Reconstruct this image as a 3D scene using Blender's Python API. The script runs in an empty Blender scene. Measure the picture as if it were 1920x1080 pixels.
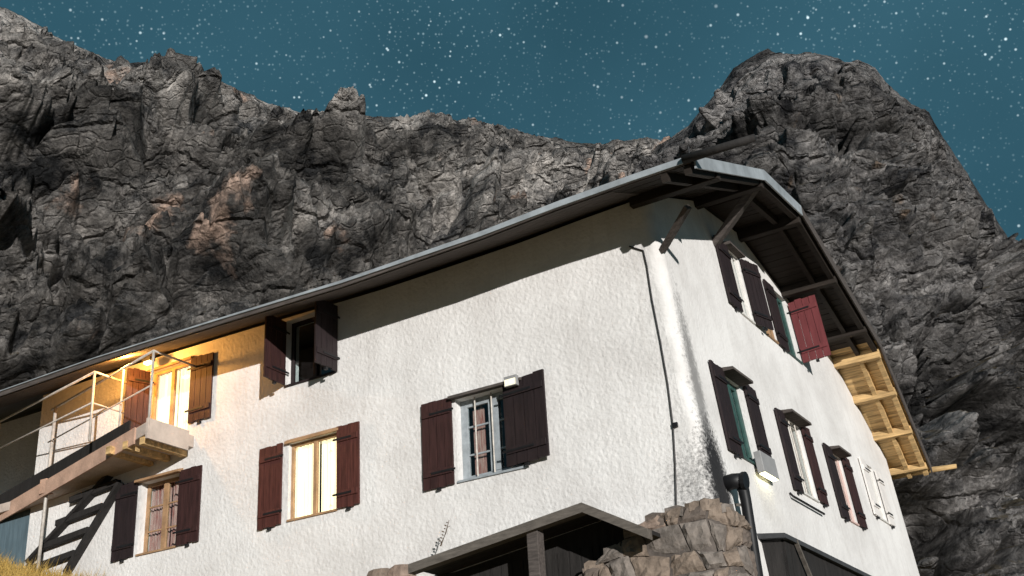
import bpy, math, random
import numpy as np
from mathutils import Vector, Matrix
random.seed(7)
rng = np.random.default_rng(7)
S = bpy.context.scene
COL = S.collection

# ------------------------------------------------------------------ camera
RW = np.array([[0.851294, 0.52162, -0.056661], [0.262229, -0.329437, 0.907032], [0.45446, -0.787009, -0.417232]])                 # world -> camera rotation
FPX = 2273.737                          # focal length in photo pixels (1920 wide)
CP = np.array([5.5919, -13.6669, -5.3749])                 # camera position; the hut's corner is the origin
cd = bpy.data.cameras.new('camera'); cam = bpy.data.objects.new('camera', cd); COL.objects.link(cam)
cd.sensor_width = 36.0; cd.lens = 36.0 * FPX / 1920.0; cd.clip_start = 0.1; cd.clip_end = 3000
m4 = np.eye(4); m4[:3, :3] = RW.T; m4[:3, 3] = CP
cam.matrix_world = Matrix(m4.tolist())
S.camera = cam
S.render.resolution_x = 1024; S.render.resolution_y = 576

# ------------------------------------------------------------------ sun, sky, exposure
SUNV = np.array([1.0, -0.94, 0.22]); SUNV = SUNV / np.linalg.norm(SUNV)
sl = bpy.data.lights.new('sun', 'SUN'); sl.energy = 4.7; sl.angle = math.radians(0.5); sl.color = (1.0, 0.965, 0.925)
so = bpy.data.objects.new('sun', sl); COL.objects.link(so)
so.rotation_euler = Vector(SUNV).to_track_quat('Z', 'Y').to_euler(); so.location = (30, -25, 20)
S.view_settings.view_transform = 'Standard'; S.view_settings.look = 'None'
S.view_settings.exposure = 0.0; S.view_settings.gamma = 1.0

W = bpy.data.worlds.new('World'); S.world = W; W.use_nodes = True
nt = W.node_tree; nt.nodes.clear()
def N(nt, typ, **kw):
    n = nt.nodes.new(typ)
    for k, v in kw.items():
        if k in n.inputs: n.inputs[k].default_value = v
        else: setattr(n, k, v)
    return n
def LK(nt, a, b): nt.links.new(a, b)
def build_world():
    out = N(nt, 'ShaderNodeOutputWorld'); bg = N(nt, 'ShaderNodeBackground'); bg.inputs['Strength'].default_value = 1.0
    tc = N(nt, 'ShaderNodeTexCoord')
    # night sky: deep teal with a faint uneven glow
    ns = N(nt, 'ShaderNodeTexNoise'); ns.inputs['Scale'].default_value = 2.3; ns.inputs['Detail'].default_value = 4
    LK(nt, tc.outputs['Generated'], ns.inputs['Vector'])
    cr = N(nt, 'ShaderNodeValToRGB')
    cr.color_ramp.elements[0].position = 0.32; cr.color_ramp.elements[0].color = (0.021, 0.071, 0.102, 1)
    cr.color_ramp.elements[1].position = 0.7; cr.color_ramp.elements[1].color = (0.043, 0.130, 0.182, 1)
    LK(nt, ns.outputs['Fac'], cr.inputs['Fac'])
    acc = cr.outputs['Color']
    nm = N(nt, 'ShaderNodeTexNoise'); nm.inputs['Scale'].default_value = 5.5; nm.inputs['Detail'].default_value = 5; nm.inputs['Roughness'].default_value = .65
    LK(nt, tc.outputs['Generated'], nm.inputs['Vector'])
    msk = N(nt, 'ShaderNodeMapRange'); LK(nt, nm.outputs['Fac'], msk.inputs['Value']); msk.inputs['From Min'].default_value = .36; msk.inputs['From Max'].default_value = .66; msk.inputs['To Min'].default_value = .22; msk.inputs['To Max'].default_value = 1.35
    # fine grain of the faintest stars, then three sizes of separate stars
    def stars(scale, rad, gain, power, acc, tint):
        mp = N(nt, 'ShaderNodeMapping'); mp.inputs['Rotation'].default_value = (scale * .013, scale * .021, scale * .007)
        LK(nt, tc.outputs['Generated'], mp.inputs['Vector'])
        v = N(nt, 'ShaderNodeTexVoronoi'); v.feature = 'F1'; v.inputs['Scale'].default_value = scale
        LK(nt, mp.outputs['Vector'], v.inputs['Vector'])
        sep = N(nt, 'ShaderNodeSeparateColor'); LK(nt, v.outputs['Color'], sep.inputs['Color'])
        pw = N(nt, 'ShaderNodeMath', operation='POWER'); LK(nt, sep.outputs['Red'], pw.inputs[0]); pw.inputs[1].default_value = power
        rr = N(nt, 'ShaderNodeMath', operation='MULTIPLY_ADD'); LK(nt, pw.outputs[0], rr.inputs[0]); rr.inputs[1].default_value = rad * .6; rr.inputs[2].default_value = rad * .4
        mr = N(nt, 'ShaderNodeMapRange'); mr.interpolation_type = 'SMOOTHSTEP'
        LK(nt, v.outputs['Distance'], mr.inputs['Value']); mr.inputs['From Min'].default_value = 0.0
        LK(nt, rr.outputs[0], mr.inputs['From Max']); mr.inputs['To Min'].default_value = 1.0; mr.inputs['To Max'].default_value = 0.0
        g = N(nt, 'ShaderNodeMath', operation='MULTIPLY'); LK(nt, mr.outputs['Result'], g.inputs[0]); LK(nt, pw.outputs[0], g.inputs[1])
        g1 = N(nt, 'ShaderNodeMath', operation='MULTIPLY'); LK(nt, g.outputs[0], g1.inputs[0]); g1.inputs[1].default_value = gain
        g2 = N(nt, 'ShaderNodeMath', operation='MULTIPLY'); LK(nt, g1.outputs[0], g2.inputs[0]); LK(nt, msk.outputs['Result'], g2.inputs[1])
        mx = N(nt, 'ShaderNodeVectorMath', operation='SCALE'); mx.inputs[0].default_value = tint; LK(nt, g2.outputs[0], mx.inputs['Scale'])
        ad = N(nt, 'ShaderNodeVectorMath', operation='ADD'); LK(nt, acc, ad.inputs[0]); LK(nt, mx.outputs[0], ad.inputs[1])
        return ad.outputs[0]
    acc = stars(300, 0.44, 0.30, 1.6, acc, (0.7, 0.95, 1.0))
    acc = stars(150, 0.25, 1.1, 2.8, acc, (0.8, 0.97, 1.0))
    acc = stars(95, 0.16, 1.2, 2.4, acc, (0.8, 0.97, 1.0))
    acc = stars(58, 0.13, 1.5, 2.4, acc, (0.85, 0.97, 1.0))
    acc = stars(26, 0.085, 2.6, 1.6, acc, (0.9, 0.98, 1.0))
    LK(nt, acc, bg.inputs['Color']); LK(nt, bg.outputs[0], out.inputs[0])
build_world()

# ------------------------------------------------------------------ pixel -> direction
def pdir(px, py): return RW.T @ np.array([px - 960.0, 540.0 - py, -FPX])
def hit(px, py, ax, val):
    v = pdir(px, py); t = (val - CP[ax]) / v[ax]; return CP + v * t
BAT = 0.09                                   # the gable wall leans back: x = BAT*(2-z)
def gab(px, py):
    v = pdir(px, py); n = np.array([1, 0, BAT]); t = (2 * BAT - n @ CP) / (n @ v); return CP + v * t
def lx(px, py): return float(hit(px, py, 1, 0.0)[0])
def gx(z): return BAT * (2.0 - z)

# ------------------------------------------------------------------ materials
def mat(name, base, rough=0.8, var=0.25, vscale=6.0, bump=0.0, bscale=40.0, metal=0.0, stretch=(1, 1, 1), col2=None, spec=0.3, bdist=0.02):
    m = bpy.data.materials.new(name); m.use_nodes = True; t = m.node_tree
    p = t.nodes['Principled BSDF']; p.inputs['Roughness'].default_value = rough; p.inputs['Metallic'].default_value = metal
    p.inputs['Specular IOR Level'].default_value = spec
    tc = N(t, 'ShaderNodeTexCoord'); mp = N(t, 'ShaderNodeMapping'); mp.inputs['Scale'].default_value = stretch
    LK(t, tc.outputs['Object'], mp.inputs['Vector'])
    n = N(t, 'ShaderNodeTexNoise'); n.inputs['Scale'].default_value = vscale; n.inputs['Detail'].default_value = 6; n.inputs['Roughness'].default_value = .62
    LK(t, mp.outputs['Vector'], n.inputs['Vector'])
    c = N(t, 'ShaderNodeValToRGB'); b = np.array(base)
    lo = b * (1 - var); hi = np.minimum(b * (1 + var), 1) if col2 is None else np.array(col2)
    c.color_ramp.elements[0].position = .3; c.color_ramp.elements[0].color = (*lo, 1)
    c.color_ramp.elements[1].position = .72; c.color_ramp.elements[1].color = (*hi, 1)
    LK(t, n.outputs['Fac'], c.inputs['Fac']); LK(t, c.outputs['Color'], p.inputs['Base Color'])
    if bump:
        n2 = N(t, 'ShaderNodeTexNoise'); n2.inputs['Scale'].default_value = bscale; n2.inputs['Detail'].default_value = 5
        LK(t, mp.outputs['Vector'], n2.inputs['Vector'])
        bp = N(t, 'ShaderNodeBump'); bp.inputs['Strength'].default_value = bump; bp.inputs['Distance'].default_value = bdist
        LK(t, n2.outputs['Fac'], bp.inputs['Height']); LK(t, bp.outputs['Normal'], p.inputs['Normal'])
    return m
def emit(name, col, s, base=(0.8, 0.7, 0.5)):
    m = bpy.data.materials.new(name); m.use_nodes = True; t = m.node_tree; p = t.nodes['Principled BSDF']
    p.inputs['Base Color'].default_value = (*base, 1); p.inputs['Emission Color'].default_value = (*col, 1); p.inputs['Emission Strength'].default_value = s
    tc = N(t, 'ShaderNodeTexCoord'); mp = N(t, 'ShaderNodeMapping'); mp.inputs['Scale'].default_value = (9, 9, .7)
    n = N(t, 'ShaderNodeTexNoise'); n.inputs['Scale'].default_value = 1.3; LK(t, tc.outputs['Object'], mp.inputs['Vector']); LK(t, mp.outputs['Vector'], n.inputs['Vector'])
    mr = N(t, 'ShaderNodeMapRange'); LK(t, n.outputs['Fac'], mr.inputs['Value']); mr.inputs['To Min'].default_value = s * .2; mr.inputs['To Max'].default_value = s * 1.9
    LK(t, mr.outputs['Result'], p.inputs['Emission Strength'])
    return m
def plaster(name='plaster', bstr=.6, bd=.026):
    m = bpy.data.materials.new(name); m.use_nodes = True; t = m.node_tree; p = t.nodes['Principled BSDF']
    p.inputs['Roughness'].default_value = .92; p.inputs['Specular IOR Level'].default_value = .15
    tc = N(t, 'ShaderNodeTexCoord')
    n = N(t, 'ShaderNodeTexNoise'); n.inputs['Scale'].default_value = .8; n.inputs['Detail'].default_value = 8; n.inputs['Roughness'].default_value = .7
    LK(t, tc.outputs['Object'], n.inputs['Vector'])
    c = N(t, 'ShaderNodeValToRGB'); c.color_ramp.elements[0].position = .3; c.color_ramp.elements[0].color = (.60, .58, .56, 1)
    c.color_ramp.elements[1].position = .62; c.color_ramp.elements[1].color = (.785, .77, .75, 1)
    LK(t, n.outputs['Fac'], c.inputs['Fac'])
    # a sooty stain by the flue outlet near the corner
    geo = N(t, 'ShaderNodeNewGeometry')
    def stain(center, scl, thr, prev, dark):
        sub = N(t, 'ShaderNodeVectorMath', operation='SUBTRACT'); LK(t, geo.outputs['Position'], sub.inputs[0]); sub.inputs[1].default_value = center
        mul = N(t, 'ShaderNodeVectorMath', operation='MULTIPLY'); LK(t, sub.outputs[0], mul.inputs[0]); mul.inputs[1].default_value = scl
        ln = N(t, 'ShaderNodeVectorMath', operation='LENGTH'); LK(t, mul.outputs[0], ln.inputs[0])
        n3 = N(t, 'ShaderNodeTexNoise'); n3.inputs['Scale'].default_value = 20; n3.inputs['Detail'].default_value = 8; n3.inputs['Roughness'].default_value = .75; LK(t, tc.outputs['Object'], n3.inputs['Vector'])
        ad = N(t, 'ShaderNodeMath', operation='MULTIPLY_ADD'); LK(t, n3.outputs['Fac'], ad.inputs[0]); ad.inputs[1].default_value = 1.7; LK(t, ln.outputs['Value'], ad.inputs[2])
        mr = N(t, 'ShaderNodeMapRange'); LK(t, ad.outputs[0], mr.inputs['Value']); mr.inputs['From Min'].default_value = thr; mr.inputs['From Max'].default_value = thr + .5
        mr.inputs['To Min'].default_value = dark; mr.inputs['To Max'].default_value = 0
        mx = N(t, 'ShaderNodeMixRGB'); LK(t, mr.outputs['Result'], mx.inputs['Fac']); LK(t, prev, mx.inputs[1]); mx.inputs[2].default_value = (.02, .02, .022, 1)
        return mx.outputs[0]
    # rain streaks: narrow, long, faint
    mp2 = N(t, 'ShaderNodeMapping'); mp2.inputs['Scale'].default_value = (3.5, 3.5, .22); LK(t, tc.outputs['Object'], mp2.inputs['Vector'])
    ns_ = N(t, 'ShaderNodeTexNoise'); ns_.inputs['Scale'].default_value = 2.2; ns_.inputs['Detail'].default_value = 7; ns_.inputs['Roughness'].default_value = .7; LK(t, mp2.outputs['Vector'], ns_.inputs['Vector'])
    ms_ = N(t, 'ShaderNodeMapRange'); LK(t, ns_.outputs['Fac'], ms_.inputs['Value']); ms_.inputs['From Min'].default_value = .52; ms_.inputs['From Max'].default_value = .78; ms_.inputs['To Min'].default_value = 0; ms_.inputs['To Max'].default_value = .36
    mk_ = N(t, 'ShaderNodeMixRGB'); LK(t, ms_.outputs['Result'], mk_.inputs['Fac']); LK(t, c.outputs['Color'], mk_.inputs[1]); mk_.inputs[2].default_value = (.46, .43, .40, 1)
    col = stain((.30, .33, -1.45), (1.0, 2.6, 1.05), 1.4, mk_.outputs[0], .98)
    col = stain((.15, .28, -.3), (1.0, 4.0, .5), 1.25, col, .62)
    LK(t, col, p.inputs['Base Color'])
    n2 = N(t, 'ShaderNodeTexNoise'); n2.inputs['Scale'].default_value = 17; n2.inputs['Detail'].default_value = 7; n2.inputs['Roughness'].default_value = .62; LK(t, tc.outputs['Object'], n2.inputs['Vector'])
    v = N(t, 'ShaderNodeTexVoronoi'); v.inputs['Scale'].default_value = 19; v.feature = 'SMOOTH_F1'; LK(t, tc.outputs['Object'], v.inputs['Vector'])
    ad = N(t, 'ShaderNodeMath', operation='SUBTRACT'); LK(t, n2.outputs['Fac'], ad.inputs[0]); 
    ml = N(t, 'ShaderNodeMath', operation='MULTIPLY'); LK(t, v.outputs['Distance'], ml.inputs[0]); ml.inputs[1].default_value = .5
    LK(t, ml.outputs[0], ad.inputs[1])
    bp = N(t, 'ShaderNodeBump'); bp.inputs['Strength'].default_value = bstr; bp.inputs['Distance'].default_value = bd
    LK(t, ad.outputs[0], bp.inputs['Height']); LK(t, bp.outputs['Normal'], p.inputs['Normal'])
    return m
def rockmat(name, g0, g1, tan, tanpos, veg, rot=(0, 0, 0)):
    m = bpy.data.materials.new(name); m.use_nodes = True; t = m.node_tree; p = t.nodes['Principled BSDF']
    p.inputs['Roughness'].default_value = .95; p.inputs['Specular IOR Level'].default_value = .1
    tc = N(t, 'ShaderNodeTexCoord'); geo = N(t, 'ShaderNodeNewGeometry')
    n = N(t, 'ShaderNodeTexNoise'); n.inputs['Scale'].default_value = .28; n.inputs['Detail'].default_value = 10; n.inputs['Roughness'].default_value = .72
    LK(t, tc.outputs['Object'], n.inputs['Vector'])
    c = N(t, 'ShaderNodeValToRGB'); c.color_ramp.elements[0].position = .42; c.color_ramp.elements[0].color = (*g0, 1)
    c.color_ramp.elements[1].position = .58; c.color_ramp.elements[1].color = (*g1, 1)
    ms = N(t, 'ShaderNodeMapping'); ms.inputs['Rotation'].default_value = rot; ms.inputs['Scale'].default_value = (.35, 1, 2.2); LK(t, tc.outputs['Object'], ms.inputs['Vector'])
    n5 = N(t, 'ShaderNodeTexNoise'); n5.inputs['Scale'].default_value = .35; n5.inputs['Detail'].default_value = 10; n5.inputs['Roughness'].default_value = .75; n5.inputs['Distortion'].default_value = .6
    LK(t, ms.outputs['Vector'], n5.inputs['Vector'])
    av = N(t, 'ShaderNodeMixRGB'); av.inputs['Fac'].default_value = .5; LK(t, n.outputs['Fac'], av.inputs[1]); LK(t, n5.outputs['Fac'], av.inputs[2])
    LK(t, av.outputs[0], c.inputs['Fac'])
    n6 = N(t, 'ShaderNodeTexNoise'); n6.inputs['Scale'].default_value = 2.6; n6.inputs['Detail'].default_value = 8; n6.inputs['Roughness'].default_value = .8; LK(t, tc.outputs['Object'], n6.inputs['Vector'])
    mf = N(t, 'ShaderNodeMapRange'); LK(t, n6.outputs['Fac'], mf.inputs['Value']); mf.inputs['From Min'].default_value = .33; mf.inputs['From Max'].default_value = .68; mf.inputs['To Min'].default_value = .35; mf.inputs['To Max'].default_value = 1.75
    n7 = N(t, 'ShaderNodeTexNoise'); n7.inputs['Scale'].default_value = .085; n7.inputs['Detail'].default_value = 4; n7.inputs['Roughness'].default_value = .55; n7.inputs['Distortion'].default_value = .8; LK(t, ms.outputs['Vector'], n7.inputs['Vector'])
    ml7 = N(t, 'ShaderNodeMapRange'); LK(t, n7.outputs['Fac'], ml7.inputs['Value']); ml7.inputs['From Min'].default_value = .38; ml7.inputs['From Max'].default_value = .62; ml7.inputs['To Min'].default_value = .42; ml7.inputs['To Max'].default_value = 1.55
    mf0 = mf; mf = N(t, 'ShaderNodeMath', operation='MULTIPLY'); LK(t, mf0.outputs['Result'], mf.inputs[0]); LK(t, ml7.outputs['Result'], mf.inputs[1])
    sc_ = N(t, 'ShaderNodeVectorMath', operation='SCALE'); LK(t, c.outputs['Color'], sc_.inputs[0]); LK(t, mf.outputs[0], sc_.inputs['Scale'])
    n2 = N(t, 'ShaderNodeTexNoise'); n2.inputs['Scale'].default_value = .11; n2.inputs['Detail'].default_value = 7; n2.inputs['Roughness'].default_value = .6
    mp = N(t, 'ShaderNodeMapping'); mp.inputs['Location'].default_value = (13, 5, 2); LK(t, tc.outputs['Object'], mp.inputs['Vector']); LK(t, mp.outputs['Vector'], n2.inputs['Vector'])
    mr = N(t, 'ShaderNodeMapRange'); mr.interpolation_type = 'SMOOTHSTEP'; LK(t, n2.outputs['Fac'], mr.inputs['Value']); mr.inputs['From Min'].default_value = tanpos; mr.inputs['From Max'].default_value = tanpos + .05; mr.inputs['To Max'].default_value = .85
    mx = N(t, 'ShaderNodeMixRGB'); LK(t, mr.outputs['Result'], mx.inputs['Fac']); LK(t, sc_.outputs[0], mx.inputs[1])
    st_ = N(t, 'ShaderNodeVectorMath', operation='SCALE'); st_.inputs[0].default_value = tan; LK(t, mf0.outputs['Result'], st_.inputs['Scale']); LK(t, st_.outputs[0], mx.inputs[2])
    # dry turf on flat ledges
    sx = N(t, 'ShaderNodeSeparateXYZ'); LK(t, geo.outputs['Normal'], sx.inputs[0])
    m2 = N(t, 'ShaderNodeMapRange'); LK(t, sx.outputs['Z'], m2.inputs['Value']); m2.inputs['From Min'].default_value = .72; m2.inputs['From Max'].default_value = .9; m2.inputs['To Max'].default_value = .8
    m3 = N(t, 'ShaderNodeMixRGB'); LK(t, m2.outputs['Result'], m3.inputs['Fac']); LK(t, mx.outputs[0], m3.inputs[1]); m3.inputs[2].default_value = (*veg, 1)
    LK(t, m3.outputs[0], p.inputs['Base Color'])
    n4 = N(t, 'ShaderNodeTexNoise'); n4.inputs['Scale'].default_value = 3.2; n4.inputs['Detail'].default_value = 12; n4.inputs['Roughness'].default_value = .72; LK(t, tc.outputs['Object'], n4.inputs['Vector'])
    bp = N(t, 'ShaderNodeBump'); bp.inputs['Strength'].default_value = 1.0; bp.inputs['Distance'].default_value = .6
    hgt = n4.outputs['Fac']                                             # joints: sharp cracks between blocks
    wn = N(t, 'ShaderNodeTexNoise'); wn.inputs['Scale'].default_value = .5; wn.inputs['Detail'].default_value = 5; LK(t, tc.outputs['Object'], wn.inputs['Vector'])
    ws = N(t, 'ShaderNodeVectorMath', operation='SCALE'); LK(t, wn.outputs['Color'], ws.inputs[0]); ws.inputs['Scale'].default_value = 2.2
    wa = N(t, 'ShaderNodeVectorMath', operation='ADD'); LK(t, ms.outputs['Vector'], wa.inputs[0]); LK(t, ws.outputs[0], wa.inputs[1])
    for vs_, wd_, am_ in ((.24, .06, 1.0), (.85, .10, .32)):
        vo = N(t, 'ShaderNodeTexVoronoi'); vo.feature = 'DISTANCE_TO_EDGE'; vo.inputs['Scale'].default_value = vs_; LK(t, wa.outputs[0], vo.inputs['Vector'])
        mv = N(t, 'ShaderNodeMapRange'); LK(t, vo.outputs['Distance'], mv.inputs['Value']); mv.inputs['From Max'].default_value = wd_; mv.inputs['To Max'].default_value = am_
        ah = N(t, 'ShaderNodeMath', operation='ADD'); LK(t, hgt, ah.inputs[0]); LK(t, mv.outputs['Result'], ah.inputs[1]); hgt = ah.outputs[0]
    LK(t, hgt, bp.inputs['Height']); LK(t, bp.outputs['Normal'], p.inputs['Normal'])
    return m
def glass():
    m = bpy.data.materials.new('window_glass'); m.use_nodes = True; t = m.node_tree; t.nodes.clear()
    o = N(t, 'ShaderNodeOutputMaterial'); mx = N(t, 'ShaderNodeMixShader'); tr = N(t, 'ShaderNodeBsdfTransparent'); gl = N(t, 'ShaderNodeBsdfGlossy'); lw = N(t, 'ShaderNodeLayerWeight'); pw = N(t, 'ShaderNodeMath', operation='POWER'); fr = N(t, 'ShaderNodeMath', operation='MULTIPLY_ADD')
    tr.inputs['Color'].default_value = (.85, .9, .9, 1); gl.inputs['Roughness'].default_value = .03; LK(t, lw.outputs['Facing'], pw.inputs[0]); pw.inputs[1].default_value = 5; LK(t, pw.outputs[0], fr.inputs[0]); fr.inputs[1].default_value = .94; fr.inputs[2].default_value = .05
    LK(t, fr.outputs[0], mx.inputs[0]); LK(t, tr.outputs[0], mx.inputs[1]); LK(t, gl.outputs[0], mx.inputs[2]); LK(t, mx.outputs[0], o.inputs[0])
    return m
M = dict(
    plaster=plaster(), plaster_smooth=plaster('smooth_plaster', .5, .02), glass=glass(),
    shutter=mat('oxblood_shutter_paint', (.040, .017, .016), .6, .45, 5, .25, 30, stretch=(6, 6, .6)),
    shutter_warm=mat('faded_oxblood_paint', (.075, .024, .019), .6, .45, 5, .25, 30, stretch=(6, 6, .6)),  # redder oxblood: warm glow of the lit window put into the colour
    shutter_dark=mat('dark_stained_shutter', (.020, .013, .014), .65, .4, 5, .25, 30, stretch=(6, 6, .6)),
    shutter_red=mat('red_shutter_paint', (.15, .035, .038), .6, .2, 5, .2, 30, stretch=(6, 6, .6)),  # oxblood brightened to red: sunlight on the open leaf put into the colour
    white_sh=mat('pale_shutter_paint', (.72, .69, .66), .7, .1, 4),
    frame=mat('grey_window_paint', (.30, .33, .35), .6, .25, 8, .1, 40),
    frame_wood=mat('warm_wood_frame', (.36, .22, .12), .6, .3, 6, .15, 30),
    frame_green=mat('green_window_paint', (.035, .085, .075), .5, .3, 8, .1, 40),
    frame_white=mat('white_window_paint', (.7, .68, .64), .55, .1, 8),
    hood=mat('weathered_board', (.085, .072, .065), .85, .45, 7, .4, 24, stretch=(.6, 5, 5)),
    wood=mat('soffit_wood', (.58, .39, .18), .7, .6, 3, .3, 20, stretch=(.5, 7, 7)),  # lightened boards: sun on the lower slope put into the colour
    soffit_dark=mat('dark_stained_soffit', (.024, .018, .014), .75, .4, 3, .3, 20, stretch=(.5, 7, 7)),  # darkened boards: shade of the upper overhang put into the colour
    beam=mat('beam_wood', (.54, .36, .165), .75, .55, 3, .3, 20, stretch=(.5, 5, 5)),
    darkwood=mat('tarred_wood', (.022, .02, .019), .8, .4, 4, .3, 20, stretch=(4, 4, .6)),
    greywood=mat('weathered_timber', (.12, .105, .09), .85, .4, 4, .3, 22, stretch=(1, 5, 5)),
    metal=mat('zinc_sheet', (.34, .37, .39), .55, .3, 2.5, .1, 20, metal=.15),
    roof=mat('dark_roofing', (.05, .052, .055), .7, .3, 3, .3, 12),
    steel=mat('grey_painted_steel', (.50, .46, .41), .5, .3, 12, metal=.1),
    black=mat('black_iron', (.012, .012, .013), .5, .3, 8),
    panel=mat('grey_lamp_housing', (.28, .28, .28), .6, .1, 8),
    concrete=mat('warm_concrete', (.5, .42, .36), .9, .2, 3, .4, 30),
    concrete_pink=mat('stained_pink_concrete', (.52, .34, .25), .9, .3, 2.5, .4, 30),
    door=mat('blue_grey_door_paint', (.10, .145, .17), .6, .25, 4, .15, 20, stretch=(5, 5, .6)),
    curtain_red=mat('red_white_curtain', (.52, .10, .075), .9, .3, 8, 0, stretch=(5, 5, .5), col2=(.78, .55, .48)),
    curtain_pale=mat('pale_pink_curtain', (.66, .36, .30), .9, .2, 8, 0, stretch=(5, 5, .5), col2=(.8, .68, .63)),
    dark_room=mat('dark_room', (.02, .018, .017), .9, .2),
    lit=emit('lamp_lit_curtain', (1.0, .77, .47), 1.7),
    lamp=emit('lamp_glow', (1.0, .95, .55), 6.0),
    lampw=emit('floodlight_glass', (.9, .95, .75), .5),
    stone=None,
    twig=mat('dry_twig', (.09, .06, .035), .9, .3, 20),
    mortar=mat('old_mortar', (.10, .085, .075), .95, .4, 8, .6, 25),
    grass=mat('dry_golden_grass', (.30, .17, .035), .8, .5, 28, col2=(.66, .46, .13)),
    ground=mat('alpine_turf', (.17, .125, .055), .95, .4, .8, .8, 6, bdist=.15),
)
STONES = [mat('brown_rubble', (.21, .165, .13), .92, .45, 7, .8, 22), mat('grey_rubble', (.185, .16, .14), .92, .45, 7, .8, 22),
          mat('pink_rubble', (.26, .195, .155), .92, .4, 7, .8, 22), mat('dark_rubble', (.13, .105, .088), .92, .4, 7, .8, 22)]
CLIFF = rockmat('cliff_rock', (.050, .051, .053), (.43, .40, .37), (.60, .43, .34), .583, (.10, .075, .035), (.3, .65, .4))
PEAKM = rockmat('peak_rock', (.036, .036, .039), (.29, .275, .265), (.25, .175, .12), .655, (.11, .085, .045), (.2, .35, .1))
SCREE = rockmat('scree', (.13, .125, .12), (.22, .21, .2), (.2, .17, .14), .62, (.15, .145, .135))

# ------------------------------------------------------------------ mesh helpers
class MB:
    def __init__(s): s.v = []; s.f = []
    def quad(s, *p):
        b = len(s.v); s.v += [tuple(map(float, q)) for q in p]; s.f.append(tuple(range(b, b + len(p))))
    def hexa(s, P):                       # 8 corners: bottom 4 (ccw) then top 4
        b = len(s.v); s.v += [tuple(map(float, q)) for q in P]
        for q in ((3, 2, 1, 0), (4, 5, 6, 7), (0, 1, 5, 4), (1, 2, 6, 5), (2, 3, 7, 6), (3, 0, 4, 7)): s.f.append(tuple(b + i for i in q))
    def box(s, a, b):
        x0, y0, z0 = np.minimum(a, b); x1, y1, z1 = np.maximum(a, b)
        s.hexa([(x0, y0, z0), (x1, y0, z0), (x1, y1, z0), (x0, y1, z0), (x0, y0, z1), (x1, y0, z1), (x1, y1, z1), (x0, y1, z1)])
    def beam(s, a, b, w, h, up=(0, 0, 1)):
        a = np.array(a, float); b = np.array(b, float); d = b - a; d /= np.linalg.norm(d)
        u = np.cross(up, d); u /= np.linalg.norm(u); v = np.cross(d, u)
        P = []
        for q in (a, b):
            pass
        c = [(-w / 2, -h / 2), (w / 2, -h / 2), (w / 2, h / 2), (-w / 2, h / 2)]
        s.hexa([a + u * i + v * j for i, j in c] + [b + u * i + v * j for i, j in c])
    def tube(s, pts, r, n=8, cap=True):
        pts = [np.array(p, float) for p in pts]; rs = r if hasattr(r, '__len__') else [r] * len(pts)
        b = len(s.v)
        for i, p in enumerate(pts):
            d = (pts[min(i + 1, len(pts) - 1)] - pts[max(i - 1, 0)]); d /= np.linalg.norm(d)
            a = np.array([0, 0, 1.0]) if abs(d[2]) < .9 else np.array([1.0, 0, 0])
            u = np.cross(d, a); u /= np.linalg.norm(u); w = np.cross(d, u)
            for k in range(n):
                t = 2 * math.pi * k / n; s.v.append(tuple(p + (u * math.cos(t) + w * math.sin(t)) * rs[i]))
        for i in range(len(pts) - 1):
            for k in range(n):
                s.f.append((b + i * n + k, b + i * n + (k + 1) % n, b + (i + 1) * n + (k + 1) % n, b + (i + 1) * n + k))
        if cap:
            s.f.append(tuple(b + k for k in range(n))); e = b + (len(pts) - 1) * n; s.f.append(tuple(e + k for k in reversed(range(n))))
    def build(s, name, m, parent=None, smooth=False, bevel=0.0):
        me = bpy.data.meshes.new(name); me.from_pydata(s.v, [], s.f); me.update()
        import bmesh
        bm = bmesh.new(); bm.from_mesh(me)
        if smooth: bmesh.ops.remove_doubles(bm, verts=bm.verts, dist=1e-4)
        bmesh.ops.recalc_face_normals(bm, faces=bm.faces); bm.to_mesh(me); bm.free()
        if m: me.materials.append(m)
        if smooth: me.polygons.foreach_set('use_smooth', [True] * len(me.polygons))
        o = bpy.data.objects.new(name, me); COL.objects.link(o); o.parent = parent
        if bevel:
            bv = o.modifiers.new('bevel', 'BEVEL'); bv.width = bevel; bv.segments = 2; bv.limit_method = 'ANGLE'
        return o
def empty(name, loc=(0, 0, 0)):
    o = bpy.data.objects.new(name, None); COL.objects.link(o); o.location = loc; return o
def tag(o, label=None, cat=None, group=None, kind=None):
    if label: o['label'] = label
    if cat: o['category'] = cat
    if group: o['group'] = group
    if kind: o['kind'] = kind
    return o

# frames of the two walls: P(u, v, w) = along the wall, height, out of the wall
class Frame:
    def __init__(s, o, u, v, n): s.o = np.array(o, float); s.u = np.array(u, float); s.v = np.array(v, float); s.n = np.array(n, float)
    def P(s, u, v, w=0.0): return s.o + s.u * u + s.v * v + s.n * w
gn = np.array([1, 0, BAT]); gn = gn / np.linalg.norm(gn)
FL = Frame((0, 0, 0), (1, 0, 0), (0, 0, 1), (0, -1, 0))
FG = Frame((2 * BAT, 0, 0), (0, 1, 0), (-BAT, 0, 1), gn)
def fbox(mb, F, u0, u1, v0, v1, w0, w1):
    mb.hexa([F.P(u0, v0, w0), F.P(u1, v0, w0), F.P(u1, v0, w1), F.P(u0, v0, w1), F.P(u0, v1, w0), F.P(u1, v1, w0), F.P(u1, v1, w1), F.P(u0, v1, w1)])

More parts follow.
